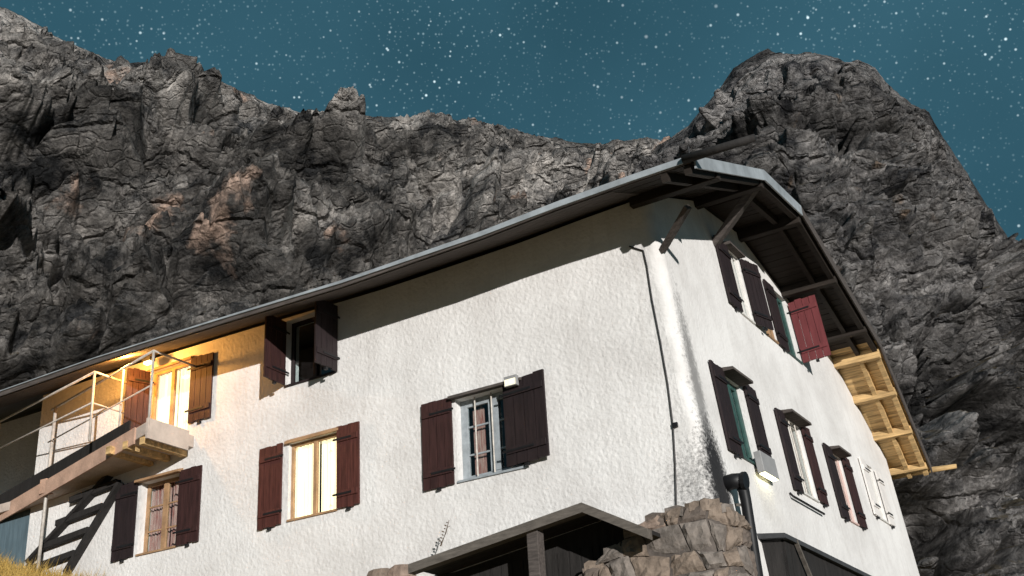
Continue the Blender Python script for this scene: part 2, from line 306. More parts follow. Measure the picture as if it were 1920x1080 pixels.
# ------------------------------------------------------------------ numpy noise
def _h(ix, iy, iz, seed):
    h = (ix.astype(np.uint32) * np.uint32(374761393)) ^ (iy.astype(np.uint32) * np.uint32(668265263)) ^ (iz.astype(np.uint32) * np.uint32(2147483647)) ^ np.uint32((seed * 974711) & 0xffffffff)
    h = (h ^ (h >> np.uint32(13))) * np.uint32(1274126177); h = (h ^ (h >> np.uint32(15))) * np.uint32(2246822519); return h ^ (h >> np.uint32(16))
def vnoise(p, seed=0):
    i = np.floor(p).astype(np.int64); f = p - i; f = f * f * f * (f * (f * 6 - 15) + 10)
    r = 0
    for dx in (0, 1):
        wx = f[:, 0] if dx else 1 - f[:, 0]
        for dy in (0, 1):
            wy = f[:, 1] if dy else 1 - f[:, 1]
            for dz in (0, 1):
                wz = f[:, 2] if dz else 1 - f[:, 2]
                r = r + wx * wy * wz * (_h(i[:, 0] + dx, i[:, 1] + dy, i[:, 2] + dz, seed) / 4294967295.0)
    return r * 2 - 1
def fbm(p, oct, seed=0, gain=.5, ridged=False):
    a = 1.0; s = 0; tot = 0; q = p.copy()
    for o in range(oct):
        n = vnoise(q, seed + o * 17)
        if ridged: n = 1 - 2 * np.abs(n)
        s = s + a * n; tot += a; a *= gain; q = q * 2.03 + 11.7
    return s / tot
def facets(p, seed=0, k=26.0):            # tilted planes of smoothly joined Worley cells: broken, blocky rock
    p = p.astype(np.float32); i = np.floor(p).astype(np.int32); fr_ = p - i; num = np.zeros(len(p), np.float32); den = np.zeros(len(p), np.float32)
    for dx in (-1, 0, 1):
        for dy in (-1, 0, 1):
            for dz in (-1, 0, 1):
                h = _h(i[:, 0] + dx, i[:, 1] + dy, i[:, 2] + dz, seed); h2 = (h * np.uint32(2654435761)) ^ (h >> np.uint32(7))
                d = [fr_[:, a_] - np.float32(o_) - ((h >> np.uint32(sh)) & np.uint32(1023)).astype(np.float32) / 1023 for a_, (o_, sh) in enumerate(((dx, 0), (dy, 10), (dz, 20)))]
                w = np.exp(-k * (d[0] * d[0] + d[1] * d[1] + d[2] * d[2]))
                v = ((h2 >> np.uint32(24)) & np.uint32(255)).astype(np.float32) / 255 * .7 - .35
                for a_, sh in enumerate((0, 8, 16)): v = v + d[a_] * (((h2 >> np.uint32(sh)) & np.uint32(255)).astype(np.float32) / 127.5 - 1)
                num += w * v; den += w
    return (num / (den + 1e-12)).astype(np.float64)
def grid_mesh(name, P, nu, nv, m):
    me = bpy.data.meshes.new(name)
    idx = np.arange(nu * nv).reshape(nv, nu)
    q = np.stack([idx[:-1, :-1], idx[:-1, 1:], idx[1:, 1:], idx[1:, :-1]], -1).reshape(-1, 4)
    me.vertices.add(nu * nv); me.vertices.foreach_set('co', P.astype(np.float32).ravel())
    me.loops.add(q.size); me.loops.foreach_set('vertex_index', q.astype(np.int32).ravel())
    me.polygons.add(len(q)); me.polygons.foreach_set('loop_start', np.arange(0, q.size, 4, dtype=np.int32))
    me.update(calc_edges=True); me.validate(); me.materials.append(m)
    o = bpy.data.objects.new(name, me); COL.objects.link(o); return o

# ------------------------------------------------------------------ ground and mountain
def gz(x, y): return -4.33 - .3 * x + .07 * y + .34 * np.maximum(0, y - 6) * np.clip((2 - x) / 24, 0, 1)
def make_ground():
    nx, ny = 170, 150
    xs = np.sign(np.linspace(-1, 1, nx)) * np.abs(np.linspace(-1, 1, nx)) ** 1.8 * 150 - 4; ys = np.sign(np.linspace(-1, 1, ny)) * np.abs(np.linspace(-1, 1, ny)) ** 1.8 * 110 - 2
    X, Y = np.meshgrid(xs, ys); Xc = np.clip(X, -70, 60)
    Z = gz(Xc, np.clip(Y, -100, 45))
    p = np.stack([X.ravel() * .25, Y.ravel() * .25, 0 * X.ravel()], 1)
    near = np.clip(((X + 6) ** 2 / 81 + (Y - 5) ** 2 / 49) - 1, 0, 1).ravel()
    Z = Z.ravel() + fbm(p, 4, 3) * (.12 + .7 * near)
    o = grid_mesh('ground', np.stack([X.ravel(), Y.ravel(), Z], 1), nx, ny, M['ground'])
    tag(o, kind='structure'); return o
make_ground()

RIDGE = [(-360, -180), (-60, -20), (0, 5), (60, 40), (120, 75), (200, 108), (260, 116), (330, 116), (390, 145), (440, 168), (500, 190), (560, 206), (640, 212), (760, 220), (880, 226), (940, 240), (1000, 256), (1100, 268), (1200, 262), (1300, 262), (1420, 300), (1480, 330)]
PEAK = [(1080, 420), (1160, 330), (1230, 275), (1290, 236), (1318, 200), (1345, 172), (1375, 130), (1400, 112), (1440, 93), (1480, 98), (1520, 100), (1560, 106), (1610, 110), (1640, 128), (1662, 158), (1700, 185), (1742, 212), (1770, 260), (1800, 306), (1830, 352), (1860, 402), (1890, 445), (1925, 495), (2000, 600), (2120, 720)]
def hdir(px, py):
    v = pdir(px, py); h = np.hypot(v[0], v[1]); return v / h      # unit horizontal length
def make_rock(name, ridge, nu, nv, hd_ridge, hd_base, profile, m, seed, strata, amps):
    pxs = np.linspace(ridge[0][0], ridge[-1][0], nu); pys = np.interp(pxs, [r[0] for r in ridge], [r[1] for r in ridge])
    T = np.zeros((nu, 3)); B = np.zeros((nu, 3)); OUT = np.zeros((nu, 3))
    for i, (a, b) in enumerate(zip(pxs, pys)):
        v = hdir(a, b); T[i] = CP + v * hd_ridge(a)
        w = hdir(a, 640); B[i] = CP + np.array([w[0], w[1], 0]) * hd_base(a); B[i, 2] = gz(B[i, 0], B[i, 1]) - 3 if B[i, 1] > 0 else -9
        OUT[i] = -np.array([w[0], w[1], 0])
    nb = nv // 6
    vs = np.concatenate([np.linspace(0, 1, nv - nb), np.zeros(nb)])
    P = np.zeros((nv, nu, 3)); att = np.zeros((nv, nu)); att2 = np.zeros((nv, nu))
    for j in range(nv - nb):
        v = vs[j]; h = profile(v); P[j, :, :2] = B[:, :2] + (T - B)[:, :2] * h; P[j, :, 2] = B[:, 2] + (T - B)[:, 2] * v
        att[j] = 1 - .84 * max(0, (v - .8) / .2) ** 1.3; att2[j] = 1 - .93 * min(1, max(0, (v - .62) / .36)) ** 1.2
    for k in range(nb):                                            # the far side behind the ridge
        t = (k + 1) / nb; P[nv - nb + k] = T; P[nv - nb + k, :, :2] -= OUT[:, :2] * 30 * t; P[nv - nb + k, :, 2] -= 22 * t ** 1.2; att[nv - nb + k] = .16 + .6 * t; att2[nv - nb + k] = .07 + .8 * t
    Q = P.reshape(-1, 3); A = att.ravel()
    du = np.gradient(P, axis=1).reshape(-1, 3); dv = np.gradient(P, axis=0).reshape(-1, 3)
    n = np.cross(du, dv); n /= np.linalg.norm(n, axis=1)[:, None] + 1e-9
    out = np.repeat(OUT[None], nv, 0).reshape(-1, 3)
    s = np.sign((n * (out + np.array([0, 0, .6]))).sum(1)); n = n * s[:, None]; n[:, 2] *= .6
    n = n * .7 + out * .3
    rb = np.clip((np.repeat(np.arange(nv), nu) / (nv - nb) - .8) / .2, 0, 1)[:, None]      # near the crest push out and up evenly: no spikes
    n = n * (1 - rb) + (out * .75 + np.array([0, 0, .35])) * rb
    # warped space, stretched along the strata
    st = np.array(strata)
    L = Q @ st.T
    wrp = np.stack([fbm(Q * .12, 3, seed + 1), fbm(Q * .12 + 40, 3, seed + 2), fbm(Q * .12 + 80, 3, seed + 3)], 1)
    L2 = L + wrp * 3.0
    d = amps[0] * fbm(L2 / 17.0, 3, seed + 5, .5)
    d += amps[1] * fbm(L2 / 7.0, 4, seed + 9, .55, True) + amps[2] * facets(L2 / 7.5, seed + 13)
    d *= att2.ravel()
    d += amps[3] * facets(L2 / 2.6 + wrp[:, ::-1] * .5, seed + 23) + amps[3] * .38 * facets(L / .95, seed + 29) + amps[3] * .13 * facets(L / .38, seed + 37)
    d += amps[4] * fbm(L / 1.1, 4, seed + 31, .6, True)
    pit = np.clip((fbm(L2 / 8.0 + 31, 3, seed + 61, .5) - .16) / .14, 0, 1); d -= 3.6 * pit * pit * (3 - 2 * pit) * att2.ravel()
    for sc_, dep, wid, sd in ((9.0, 1.5, .05, 41), (4.0, .8, .06, 47), (1.8, .35, .08, 53)):     # cracks and gullies
        c_ = fbm(L2 / sc_ + 5, 3, seed + sd, .55); d -= dep * np.exp(-(c_ / wid) ** 2)
    Q2 = Q + n * (d * A)[:, None]
    o = grid_mesh(name, Q2, nu, nv, m); tag(o, kind='structure'); return o
def rotm(ax, deg, sc):
    return (np.diag(sc) @ np.array(Matrix.Rotation(math.radians(deg), 3, ax).to_matrix() if False else Matrix.Rotation(math.radians(deg), 3, Vector(ax))))
vx = RW.T @ np.array([0, 0, 1.0])          # towards the viewer: strata tilt is seen as a slant in the cliff
make_rock('rock_cliff', RIDGE, 1100, 420,
          lambda a: np.interp(a, [-700, 0, 500, 1100, 1800], [52, 60, 70, 86, 95]), lambda a: np.interp(a, [-700, 0, 500, 1100, 1800], [32, 40, 38, 42, 50]),
          lambda v: .55 * v + .45 * v ** 2.2, CLIFF, 3, rotm(vx, -35, (.55, .9, 1.15)), (3.2, 1.4, 5.0, 1.8, .26))
make_rock('rock_peak', PEAK, 760, 440,
          lambda a: 62 + 16 * ((a - 1500) / 420) ** 2 * (1 if a < 1500 else .55), lambda a: 40 + 6 * abs((a - 1500) / 420),
          lambda v: .5 * v + .5 * v ** 2.3, PEAKM, 57, rotm(vx, -20, (.6, .9, 1.5)), (2.2, 1.3, 3.6, 1.6, .26))

# ------------------------------------------------------------------ the hut
hut = empty('mountain_hut', (-6, 5, -4))
tag(hut, 'white rendered mountain hut with dark red shutters and wide overhanging eaves', 'building')
HUTINV = Matrix.Translation((6, -5, 4))
def under(o, parent):                       # keep world coordinates while the parent Empty sits at the hut's base
    o.parent = parent
    if parent is hut: o.matrix_parent_inverse = HUTINV
    return o
def part(mb, name, m, parent=None, **kw):
    o = mb.build(name, m, None, **kw) if mb.v else empty(name); return under(o, hut if parent is None else parent)

ZB = -5.2                                    # walls go down into the ground
# roof profile (outer top edge of the verge), and how far the verge stands out
PROF = [(-1.08, 2.30), (2.02, 3.57), (3.91, 3.79), (8.10, 2.80), (10.72, .98)]
def zprof(y): return float(np.interp(y, [p[0] for p in PROF], [p[1] for p in PROF]))
def xv(y): return 1.03 - .0214 * y
def sag(x): return float(np.interp(x, [-16, -12, -9.7, -7, -4.5, -2.1, -.9, .2, 2], [-.03, -.02, .0, -.05, -.11, -.08, -.02, 0, 0]))
TH = .12
XL = -12.35; YF = 10.3; RC = .16
LW = {}                                       # openings of the left wall (u0,u1,v0,v1)
OPL = [(lx(262, 960), lx(335, 960), -.80, .42), (lx(541, 890), lx(633, 890), -.80, .42), (lx(856, 820), lx(983, 800), -.80, .42),
       (-6.53, -5.51, 1.36, 2.50), (lx(283, 745), lx(356, 745), 1.0, 2.36), (-3.9, -1.25, ZB + .4, -2.0)]
OPG = [(1.36, 2.02, -.86, .36), (3.76, 4.56, -.86, .38), (6.05, 6.62, -.86, .34), (8.28, 8.85, -.42, .66),
       (2.98, 3.52, 1.84, 3.04), (4.08, 4.58, 1.84, 3.10), (5.08, 5.78, 1.84, 3.10)]
def wall_grid(F, us, vs, ops, top, edge0=None, edge1=None):
    mb = MB(); us = sorted(set(round(u, 4) for u in us)); 
    for a, b in zip(us[:-1], us[1:]):
        mid = (a + b) / 2; col = [o for o in ops if o[0] - 1e-4 <= mid <= o[1] + 1e-4]
        cuts = sorted(set([round(v, 4) for v in vs if v < min(top(a), top(b)) - .02] + [round(q, 4) for o in col for q in (o[2], o[3])]))
        cuts.append(None)
        for v0, v1 in zip(cuts[:-1], cuts[1:]):
            ta = top(a) if v1 is None else v1; tb = top(b) if v1 is None else v1
            vm = (v0 + (ta + tb) / 2) / 2
            if any(o[2] < vm < o[3] for o in col): continue
            def pt(u, v):
                if edge1 is not None and abs(u - us[-1]) < 1e-6: u = edge1(v)
                if edge0 is not None and abs(u - us[0]) < 1e-6: u = edge0(v)
                return F.P(u, v, 0)
            mb.quad(pt(a, v0), pt(b, v0), pt(b, tb), pt(a, ta))
    for (u0, u1, v0, v1) in ops:              # reveals
        w = -.32
        for q in (((u0, v0), (u0, v1)), ((u1, v0), (u1, v1)), ((u0, v0), (u1, v0)), ((u0, v1), (u1, v1))):
            (a, b), (c, d) = q; mb.quad(F.P(a, b, 0), F.P(c, d, 0), F.P(c, d, w), F.P(a, b, w))
    return mb
topL = lambda u: 2.62 + sag(u)
usL = list(np.arange(XL, -RC, .7)) + [XL, 0.0] + [q for o in OPL for q in o[:2]]
mb = wall_grid(FL, usL, [ZB, -2.5, -1, 0, 1, 2], OPL, topL, edge1=lambda v: gx(v) - RC)
part(mb, 'long_wall', M['plaster'])
topG = lambda u: zprof(u) - TH - .0
usG = [RC, YF] + list(np.arange(.5, YF, .8)) + [p[0] for p in PROF if RC < p[0] < YF] + [q for o in OPG for q in o[:2]]
mb = wall_grid(FG, usG, [ZB, -2, -1, 0, 1], OPG, topG)
part(mb, 'gable_wall', M['plaster_smooth'])
# rounded, slightly lumpy corner of the render
mb = MB(); rows = np.linspace(ZB, 2.66, 90); prev = None
for z in rows:
    ring = []
    for k in range(9):
        t = math.pi / 2 * k / 8; wob = .012 * math.sin(z * 7.3) * math.sin(2 * t) + .01 * math.sin(z * 17 + 1) * math.sin(2 * t)
        r = RC + wob; ring.append((gx(z) - RC + r * math.sin(t), RC - r * math.cos(t), z))
    if prev:
        for k in range(8): mb.quad(prev[k], prev[k + 1], ring[k + 1], ring[k])
    prev = ring
o = part(mb, 'corner_render', M['plaster_smooth'], smooth=True)
import bmesh
bm = bmesh.new(); bm.from_mesh(o.data); bmesh.ops.remove_doubles(bm, verts=bm.verts, dist=1e-4); bm.to_mesh(o.data); bm.free()
# far and left end walls, and dark rooms behind the openings
mb = MB(); mb.quad((gx(ZB), YF, ZB), (-16.2, YF, ZB), (-16.2, YF, 1.2), (gx(1.2), YF, 1.2)); part(mb, 'rear_wall', M['plaster'])
mb = MB(); mb.quad((XL, 0, ZB), (XL, 1.6, ZB), (XL, 1.6, 3.2), (XL, 0, 2.6)); mb.quad((XL, 1.6, ZB), (-16.2, 1.6, ZB), (-16.2, 1.6, 3.2), (XL, 1.6, 3.2)); mb.quad((-16.2, 1.6, ZB), (-16.2, YF, ZB), (-16.2, YF, 1.2), (-16.2, 1.6, 3.2))
part(mb, 'end_wall', M['plaster'])
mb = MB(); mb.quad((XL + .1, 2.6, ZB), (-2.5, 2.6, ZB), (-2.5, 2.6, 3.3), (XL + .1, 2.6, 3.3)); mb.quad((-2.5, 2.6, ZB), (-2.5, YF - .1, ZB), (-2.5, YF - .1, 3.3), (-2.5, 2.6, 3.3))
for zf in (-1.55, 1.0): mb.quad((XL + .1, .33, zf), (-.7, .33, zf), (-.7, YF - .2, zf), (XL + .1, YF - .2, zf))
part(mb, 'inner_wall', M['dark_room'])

# ---- roof
roof_mb = MB()
xs = [-16.6, -14, -12, -9.7, -8.3, -7, -5.7, -4.5, -3.3, -2.1, -.9, .2]
def rp(x, y, dz=0.0):
    k = max(0.0, min(1.0, (3.5 - y) / 4.5)); return (x, y, zprof(y) + dz + sag(x) * k)
prof_y = [p[0] for p in PROF]
for i in range(len(prof_y) - 1):
    ya, yb = prof_y[i], prof_y[i + 1]
    for j in range(len(xs)):
        xa = xs[j]; 
        if j + 1 < len(xs): xa2, xb2 = xs[j + 1], xs[j + 1]
        else: xa2, xb2 = xv(ya), xv(yb)
        roof_mb.quad(rp(xa, ya), rp(xa2, ya), rp(xb2, yb), rp(xa, yb))
roof = part(roof_mb, 'roof', M['roof'])
sm = roof.modifiers.new('sheet', 'SOLIDIFY'); sm.thickness = .03; sm.offset = -1
# soffit boards of the gable overhang, laid along the house
def at_s():                                   # arc-length samples along the profile
    out = []
    for (ya, za), (yb, zb) in zip(PROF[:-1], PROF[1:]):
        n = int(math.hypot(yb - ya, zb - za) / .17)
        for k in range(n): out.append((ya + (yb - ya) * k / n, ya + (yb - ya) * (k + 1) / n, ya, yb))
    return out
for (ya, yb, s0, s1) in at_s():
    mb = MB(); g = .006; dz = -.045 - random.uniform(0, .008)
    x0 = -.12
    mb.hexa([rp(x0, ya + g, dz - .022), rp(xv(ya) - .02, ya + g, dz - .022), rp(xv(yb) - .02, yb - g, dz - .022), rp(x0, yb - g, dz - .022),
             rp(x0, ya + g, dz), rp(xv(ya) - .02, ya + g, dz), rp(xv(yb) - .02, yb - g, dz), rp(x0, yb - g, dz)])
    part(mb, 'soffit_board', M['wood'] if ya >= 7.9 else M['soffit_dark'], roof)  # sunlit tone on the lower slope, shaded tone above
for k in range(7):                            # soffit boards under the long eave
    ya = -1.06 + k * .165; yb = ya + .157; mb = MB()
    for xa, xb in zip(xs[:-1], xs[1:-1] + [-.13]):
        mb.hexa([rp(xa, ya, -.075), rp(xb, ya, -.075), rp(xb, yb, -.075), rp(xa, yb, -.075), rp(xa, ya, -.05), rp(xb, ya, -.05), rp(xb, yb, -.05), rp(xa, yb, -.05)])
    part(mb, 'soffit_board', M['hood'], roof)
# zinc verge flashing, one length per facet of the roof
for (ya, za), (yb, zb) in zip(PROF[:-1], PROF[1:]):
    mb = MB(); h = .15
    mb.hexa([(xv(ya), ya, za - h), (xv(ya) + .025, ya, za - h), (xv(yb) + .025, yb, zb - h), (xv(yb), yb, zb - h),
             (xv(ya), ya, za + .03), (xv(ya) + .025, ya, za + .03), (xv(yb) + .025, yb, zb + .03), (xv(yb), yb, zb + .03)])
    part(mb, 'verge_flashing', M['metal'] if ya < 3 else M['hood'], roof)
# eave fascia and gutter
mb = MB()
for xa, xb in zip(xs, xs[1:] + [1.02]):
    mb.hexa([rp(xa, -1.10, -.06), rp(xb, -1.10, -.06), rp(xb, -1.075, -.06), rp(xa, -1.075, -.06), rp(xa, -1.10, .02), rp(xb, -1.10, .02), rp(xb, -1.075, .02), rp(xa, -1.075, .02)])
for i, q in enumerate(mb.v):
    y = q[1]
    if y < -1.085: mb.v[i] = (q[0], q[1], q[2])
part(mb, 'eave_fascia', M['hood'], roof)
mb = MB(); xx = xs + [1.04]                     # zinc drip flashing, narrowing towards the far end
for xa, xb in zip(xx[:-1], xx[1:]):
    ha, hb = [float(np.interp(q, [-9, -5, -1], [.018, .04, .085])) for q in (xa, xb)]
    mb.hexa([rp(xa, -1.125, .035 - ha), rp(xb, -1.125, .035 - hb), rp(xb, -1.101, .035 - hb), rp(xa, -1.101, .035 - ha), rp(xa, -1.125, .035), rp(xb, -1.125, .035), rp(xb, -1.101, .035), rp(xa, -1.101, .035)])
part(mb, 'drip_flashing', M['metal'], roof)
mb = MB(); mb.tube([(.95, -1.17, 2.27), (1.9, -1.17, 2.24)], [.062, .05], 8); part(mb, 'gutter_spout', M['darkwood'], roof, smooth=True)
mb = MB(); mb.tube([(-3, 10.82, .95), (.7, 10.82, .93), (1.28, 10.8, .9)], [.06, .06, .045], 8); part(mb, 'gutter_spout', M['beam'], roof, smooth=True)
mb = MB(); mb.tube([(1.0, -1.05, 2.26), (1.0, -1.05, 2.5)], .012, 6); part(mb, 'snow_hook', M['black'], roof)
# purlins that carry the overhang, verge rafters, braces
for y, h in [(-.05, .16), (2.0, .18), (3.9, .2), (5.7, .18), (7.35, .16), (8.15, .2), (8.95, .16), (9.75, .16), (10.55, .14)]:
    mb = MB(); z = zprof(y) - .075 - h / 2; mb.beam((-.3, y, z), (xv(y) - .03, y, z), .12, h)
    part(mb, 'purlin', M['beam'] if y > 7.9 else M['soffit_dark'], roof, bevel=.008)  # purlins carry the same painted sun and shade as the boards
for xo, w in ((.10, .09), (.42, .08)):
    for (ya, za), (yb, zb) in zip(PROF[:-1], PROF[1:]):
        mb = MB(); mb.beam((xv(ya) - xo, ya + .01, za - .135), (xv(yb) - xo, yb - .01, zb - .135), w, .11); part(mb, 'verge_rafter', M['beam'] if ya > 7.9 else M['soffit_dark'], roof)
def vpt(px, py, x): return hit(px, py, 0, x)
for a, b, w in [(gab(1242, 470), vpt(1290, 388, .62), .07), (gab(1340, 458), vpt(1418, 348, .80), .11), (gab(1520, 566), vpt(1575, 500, .55), .09)]:
    mb = MB(); mb.beam(a, b, w, w * 1.3, up=(0, 1, .2)); part(mb, 'brace', M['hood'], roof)

# ---- shutters and windows
def hinge_box(mb, F, uh, d, al, a0, a1, v0, v1, t0, t1):
    """box on a leaf hinged at uh: a along the leaf, t off its wall side; al = opening angle from the wall"""
    ca, sa = math.cos(al), math.sin(al)
    def q(a, t, v): return F.P(uh + d * (a * ca - t * sa), v, .02 + a * sa + t * ca)
    mb.hexa([q(a0, t0, v0), q(a1, t0, v0), q(a1, t1, v0), q(a0, t1, v0), q(a0, t0, v1), q(a1, t0, v1), q(a1, t1, v1), q(a0, t1, v1)])
def shutter(F, uh, d, w, v0, v1, al=0.0, m='shutter', npl=4):
    mb = MB()
    v = v0 + .16; hinge_box(mb, F, uh, d, al, .02, w - .02, v, v + .09, .032, .052)
    s = part(mb, 'shutter', M[m], bevel=.003)
    mb = MB(); v = v1 - .24; hinge_box(mb, F, uh, d, al, .02, w - .02, v, v + .09, .032, .052); under(mb.build('batten', M[m], bevel=.003), s)
    for k in range(npl):
        mb = MB(); jv = random.uniform(-.012, .012)
        hinge_box(mb, F, uh, d, al, w * k / npl + .004, w * (k + 1) / npl - .004, v0 + jv, v1 + random.uniform(-.012, .012), .0, .03 + random.uniform(0, .003))
        under(mb.build('plank', M[m]), s)
    for v in (v0 + .2, v1 - .2):
        mb = MB(); hinge_box(mb, F, uh, d, al, -.05, w * .7, v - .015, v + .015, .053, .06); under(mb.build('hinge', M['black']), s)
    mb = MB(); hinge_box(mb, F, uh, d, al, w * .45, w * .45 + .05, v0 - .05, v0 - .012, -.01, .04); under(mb.build('shutter_catch', M['black']), s)
    return s
def window(F, op, fm='frame', mull=.09, curtain=None, hood=True, sill=True, muntin=False, sash_open=False, bars=0, hoodm='hood', rec=-.13, hood_out=.12, pane=True, bw=.06):
    u0, u1, v0, v1 = op; mb = MB()
    for b in ((u0, u0 + bw, v0, v1), (u1 - bw, u1, v0, v1), (u0 + bw, u1 - bw, v0, v0 + bw), (u0 + bw, u1 - bw, v1 - bw, v1)): fbox(mb, F, *b, rec - .05, rec)
    w = part(mb, 'window', M[fm], bevel=.004)
    um = (u0 + u1) / 2
    mb = MB(); fbox(mb, F, um - mull / 2, um + mull / 2, v0 + bw, v1 - bw, rec - .045, rec + .012); under(mb.build('mullion', M[fm]), w)
    for a, b in ((u0 + bw, um - mull / 2), (um + mull / 2, u1 - bw)):
        if pane: mb = MB(); fbox(mb, F, a, b, v0 + bw, v1 - bw, rec - .03, rec - .026); under(mb.build('pane', M['glass']), w)
        if muntin:
            for k in (1, 2):
                vv = v0 + (v1 - v0) * k / 3; mb = MB(); fbox(mb, F, a, b, vv - .012, vv + .012, rec - .026, rec - .006); under(mb.build('glazing_bar', M[fm]), w)
    if curtain:
        for (a, b) in ((u0 + .01, um - .02), (um + .02, u1 - .01)):
            mb = MB(); n = 26; pts = []
            for k in range(n + 1):
                u = a + (b - a) * k / n; pts.append((u, rec - .13 + .028 * math.sin(k * 1.55 + a * 9) + .012 * math.sin(k * .7 + b)))
            for (ua, wa), (ub, wb) in zip(pts[:-1], pts[1:]): mb.quad(F.P(ua, v0 + .02, wa), F.P(ub, v0 + .02, wb), F.P(ub, v1 - .02, wb), F.P(ua, v1 - .02, wa))
            under(mb.build('curtain', M[curtain], smooth=True), w)
    if bars:
        for k in range(bars):
            u = u0 + (u1 - u0) * (k + 1) / (bars + 1); mb = MB(); mb.tube([F.P(u, v0, rec + .05), F.P(u, v1, rec + .05)], .012, 6); under(mb.build('window_bar', M['steel']), w)
    if hood:
        mb = MB(); mb.hexa([F.P(u0 - .05, v1 + .004, .0), F.P(u1 + .05, v1 + .004, .0), F.P(u1 + .05, v1 - .01, hood_out), F.P(u0 - .05, v1 - .01, hood_out),
                            F.P(u0 - .05, v1 + .07, .0), F.P(u1 + .05, v1 + .07, .0), F.P(u1 + .05, v1 + .03, hood_out), F.P(u0 - .05, v1 + .03, hood_out)])
        under(mb.build('hood_board', M[hoodm]), w)
    if sill:
        mb = MB(); fbox(mb, F, u0 + .003, u1 - .003, v0 + .001, v0 + .03, rec, .03); under(mb.build('sill', M[fm]), w)
    return w
# long wall
A, Bw, Cw, Dw, Ew, Pw = OPL
window(FL, A, 'frame_wood', curtain='curtain_red', muntin=True, hoodm='frame_wood')
shutter(FL, A[0] - .05, -1, .50, -.80, .46, m='shutter_dark'); shutter(FL, A[1] + .02, 1, .48, -.78, .44, m='shutter')
window(FL, Bw, 'frame_wood', curtain='lit', mull=.06, rec=-.06, hoodm='frame_wood', hood_out=.06, bw=.045)
shutter(FL, Bw[0] - .10, -1, .46, -.82, .44, m='shutter_warm'); shutter(FL, Bw[1] + .015, 1, .42, -.78, .46, m='shutter_warm')
window(FL, Cw, 'frame', mull=.16, curtain=None, muntin=True, bars=3, bw=.11)
shutter(FL, Cw[0] - .04, -1, .52, -.80, .47, m='shutter'); shutter(FL, Cw[1] - .28, 1, .70, -.74, .47, al=.10, m='shutter_dark')
mb = MB(); fbox(mb, FL, Cw[0] + .13, Cw[0] + .32, -.72, .30, -.26, -.25); part(mb, 'curtain', M['curtain_red'])
window(FL, Dw, 'shutter_dark', hood=False, mull=.07)
shutter(FL, Dw[0] - .005, -1, .50, 1.40, 2.48, al=math.radians(92), m='shutter'); shutter(FL, Dw[1] + .02, -1, .50, 1.38, 2.46, al=math.radians(88), m='shutter_dark')
window(FL, Ew, 'frame_wood', curtain='lit', mull=.07, rec=-.05, sill=False, hoodm='frame_wood', hood_out=.08, bw=.05)
shutter(FL, Ew[1] + .03, 1, .50, 1.22, 2.36); shutter(FL, Ew[0] - .02, -1, .42, 1.05, 2.36, al=math.radians(70), m='shutter')
# gable
window(FG, OPG[0], 'frame_green', mull=.07, muntin=False, curtain=None, rec=-.05, bw=.09, hood_out=.2)
shutter(FG, OPG[0][0] - .02, -1, .46, -.88, .40, m='shutter_dark'); shutter(FG, OPG[0][1] + .12, 1, .44, -.72, .44, m='shutter_dark')
window(FG, OPG[1], 'frame_white', curtain='curtain_pale', mull=.06, rec=-.04, hood_out=.2, bars=2, bw=.045)
shutter(FG, OPG[1][0] - .0, -1, .38, -.88, .40, m='shutter_dark'); shutter(FG, OPG[1][1] + .03, 1, .38, -.84, .44)
window(FG, OPG[2], 'curtain_pale', curtain='curtain_red', mull=.05, rec=-.03, hood_out=.2, bw=.045)
shutter(FG, OPG[2][0] - .0, -1, .40, -.88, .38, m='shutter_dark'); shutter(FG, OPG[2][1] + .03, 1, .40, -.84, .40)
window(FG, OPG[3], 'frame_white', curtain='curtain_pale', mull=.06, rec=-.04, hood=False)
shutter(FG, OPG[3][0] - .02, -1, .36, -.42, .66, m='white_sh'); shutter(FG, OPG[3][1] + .02, 1, .36, -.42, .62, m='white_sh')
window(FG, OPG[4], 'frame_white', mull=.07, rec=-.03, hood=True, hoodm='hood', curtain='curtain_pale')
shutter(FG, OPG[4][0] - .02, -1, .52, 1.84, 3.0, m='shutter_dark'); shutter(FG, OPG[4][1] + .03, 1, .46, 1.84, 3.02, al=.25, m='shutter_dark')
window(FG, OPG[5], 'frame_wood', curtain='curtain_red', mull=.05, rec=-.02, hood=False, bw=.04)
shutter(FG, OPG[5][1] + .02, 1, .44, 1.84, 3.06, m='shutter_dark')
window(FG, OPG[6], 'frame_green', mull=.07, rec=-.06, hood=False, bw=.08)
shutter(FG, 5.84, 1, .50, 1.88, 3.04, al=math.radians(88), m='shutter_red')
mb = MB(); mb.tube([FG.P(3.15, -.99, .015), FG.P(3.15, -1.05, .05), FG.P(4.55, -1.05, .05)], .018, 6)
part(mb, 'flower_box_rail', M['black'])

# ---- canopy over the cellar entrance (two weathered slopes)
YC = -.75
can = part(MB(), 'canopy', None)
cl, ca, crr = hit(765, 1058, 1, YC), hit(1090, 942, 1, YC), hit(1212, 990, 1, YC)
for (p, q) in ((cl, ca), (ca, crr)):
    nb_ = 5
    for k in range(nb_):
        y0 = YC + (-YC) * k / nb_; y1 = YC + (-YC) * (k + 1) / nb_ - .008; mb = MB(); th = .12 if k == 0 else .05
        mb.hexa([(p[0], y0, p[2] - th), (q[0], y0, q[2] - th), (q[0], y1, q[2] - th), (p[0], y1, p[2] - th), (p[0], y0, p[2]), (q[0], y0, q[2]), (q[0], y1, q[2]), (p[0], y1, p[2])])
        under(mb.build('board', M['greywood'] if k == 0 else M['darkwood']), can)
pp_ = hit(1003, 1000, 1, -.6)
mb = MB(); mb.box((pp_[0] - .08, -.68, -4.4), (pp_[0] + .08, -.52, pp_[2] + .05)); under(mb.build('post', M['hood'], bevel=.01), can)
